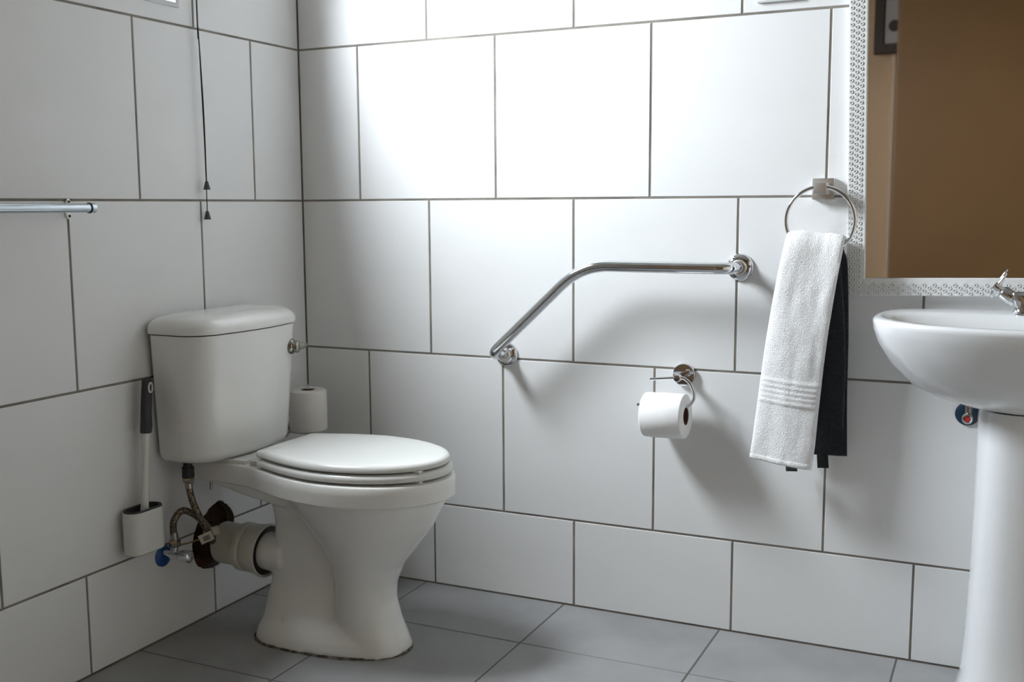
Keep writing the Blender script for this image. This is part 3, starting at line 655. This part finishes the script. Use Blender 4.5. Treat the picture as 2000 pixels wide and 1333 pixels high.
MB().tube(fillet([(TX, TY, 0.875), (TX, TY-0.03, 0.905), (TX, TY-0.115, 0.905), (TX, TY-0.12, 0.888)], 0.02, 8), 0.0105, 18).build('spout', M['chrome'], tp)
for sx in (-1, 1):
    a0 = Vector((TX+sx*0.026, TY, 0.872)); av = Vector((sx*0.80, 0, 0.60)).normalized()
    vb = MB().lathe([(0, 0.0135), (0.010, 0.0135), (0.011, 0.0155), (0.032, 0.0145), (0.036, 0.011), (0.037, 0.0085), (0.042, 0.0085), (0.043, 0.0115), (0.053, 0.0115), (0.055, 0.008), (0.0555, 0)], a0, av, 24).build('valve_neck', M['chrome'], tp)
    hv = Vector((-sx*0.60, 0, 0.80)); hc = a0+av*0.049
    R = []
    for d, r1, r2, o_ in ((-0.024, 0.002, 0.0015, -0.008), (-0.022, 0.005, 0.003, -0.006), (-0.012, 0.0065, 0.005, -0.001), (0, 0.0075, 0.006, 0), (0.016, 0.0065, 0.0045, 0.0), (0.026, 0.0065, 0.0032, 0.002), (0.033, 0.0055, 0.0025, 0.003), (0.036, 0.002, 0.001, 0.003)):
        q = hc+hv*d+av*o_; R.append([q+Vector((0, 1, 0))*r1*math.cos(t)+av*r2*math.sin(t) for t in [2*PI*k/16 for k in range(16)]])
    MB().loft(R).build('lever_handle', M['chrome'], vb)
v2 = thing('stop_valve', (1.821, -0.02, 0.575), 'small valve with a red-dotted cap under the basin', 'valve')
MB().lathe([(0, 0.0265), (0.004, 0.0265), (0.007, 0.020), (0.008, 0.010)], (1.819, 0, 0.606), (0, -1, 0), 28).build('wall_rose', M['teal'], v2)
MB().lathe([(0.004, 0.009), (0.040, 0.009), (0.041, 0.007)], (1.821, 0, 0.605), (0, -1, 0), 18).lathe([(0, 0.0075), (0.022, 0.0075)], (1.822, -0.03, 0.610), (0, 0, 1), 14).build('valve_body', M['darkchrome'], v2)
kn = MB().lathe([(0, 0.008), (0.002, 0.0115), (0.018, 0.0115), (0.020, 0.010), (0.0205, 0.0072), (0.0185, 0.0070), (0.0185, 0)], (1.821, -0.04, 0.604), (0, -1, 0), 24).build('valve_knob', M['chrome'], v2)
MB().lathe([(0.0185, 0.0068), (0.0195, 0.006), (0.0198, 0)], (1.821, -0.04, 0.604), (0, -1, 0), 20).build('red_dot', M['red'], kn)
hexnut(MB(), (1.822, -0.03, 0.630), (0, 0, 1), 0.0115, 0.012).lathe([(0.0, 0.006), (0.04, 0.006)], (1.822, -0.03, 0.640), (0, 0, 1), 14).build('supply_nut', M['brass'], v2)

# ------------------------------------------------------------------ things at the edges of the view and in the mirror
sg = thing('sign_holder', (1.372, -0.002, 1.552), 'clear plastic sign holder high on the back wall left of the mirror', 'sign')
MB().box((1.324, -0.004, 1.5525), (1.420, -0.0003, 1.70), 0.001).build('back_plate', M['sign'], sg)
MB().box((1.322, -0.009, 1.5500), (1.422, -0.0003, 1.5550), 0.001).build('bottom_lip', M['alu'], sg)
pX0, pX1, pZ0, pZ1 = 1.158, 1.334, 1.862, 2.26
pc = thing('framed_picture', ((pX0+pX1)/2, YF, pZ0), 'small dark wood framed picture seen in the mirror', 'picture')
def prect(i, y): return [Vector((pX0+i, y, pZ0+i)), Vector((pX1-i, y, pZ0+i)), Vector((pX1-i, y, pZ1-i)), Vector((pX0+i, y, pZ1-i))]
MB().loft([prect(0, YF+0.034), prect(0, YF+0.075), prect(0.004, YF+0.080), prect(0.046, YF+0.080), prect(0.050, YF+0.074), prect(0.050, YF+0.060)], True, False).build('picture_frame', M['wood'], pc, 0)
pr = MB().box((pX0+0.048, YF+0.058, pZ0+0.048), (pX1-0.048, YF+0.064, pZ1-0.048)).build('print', M['print'], pc, 0)
MB().lathe([(0, 0.030), (0.0012, 0.030), (0.0014, 0)], (pX0+0.098, YF+0.064, pZ0+0.14), (0, 1, 0), 24).build('dark_motif', M['wood'], pr)
tm = MB(); R = []
for z in (0.001, ZC-0.001):
    R.append([Vector((1.236+0.046*k/12, YF+0.034*math.sin(PI*k/12)**0.7 if 0 < k < 12 else YF, z)) for k in range(13)])
struct(tm.loft(R).build('trim_1', M['cream'], smooth=60), 'cream vertical moulding beside the dark wall in the mirror', 'trim')
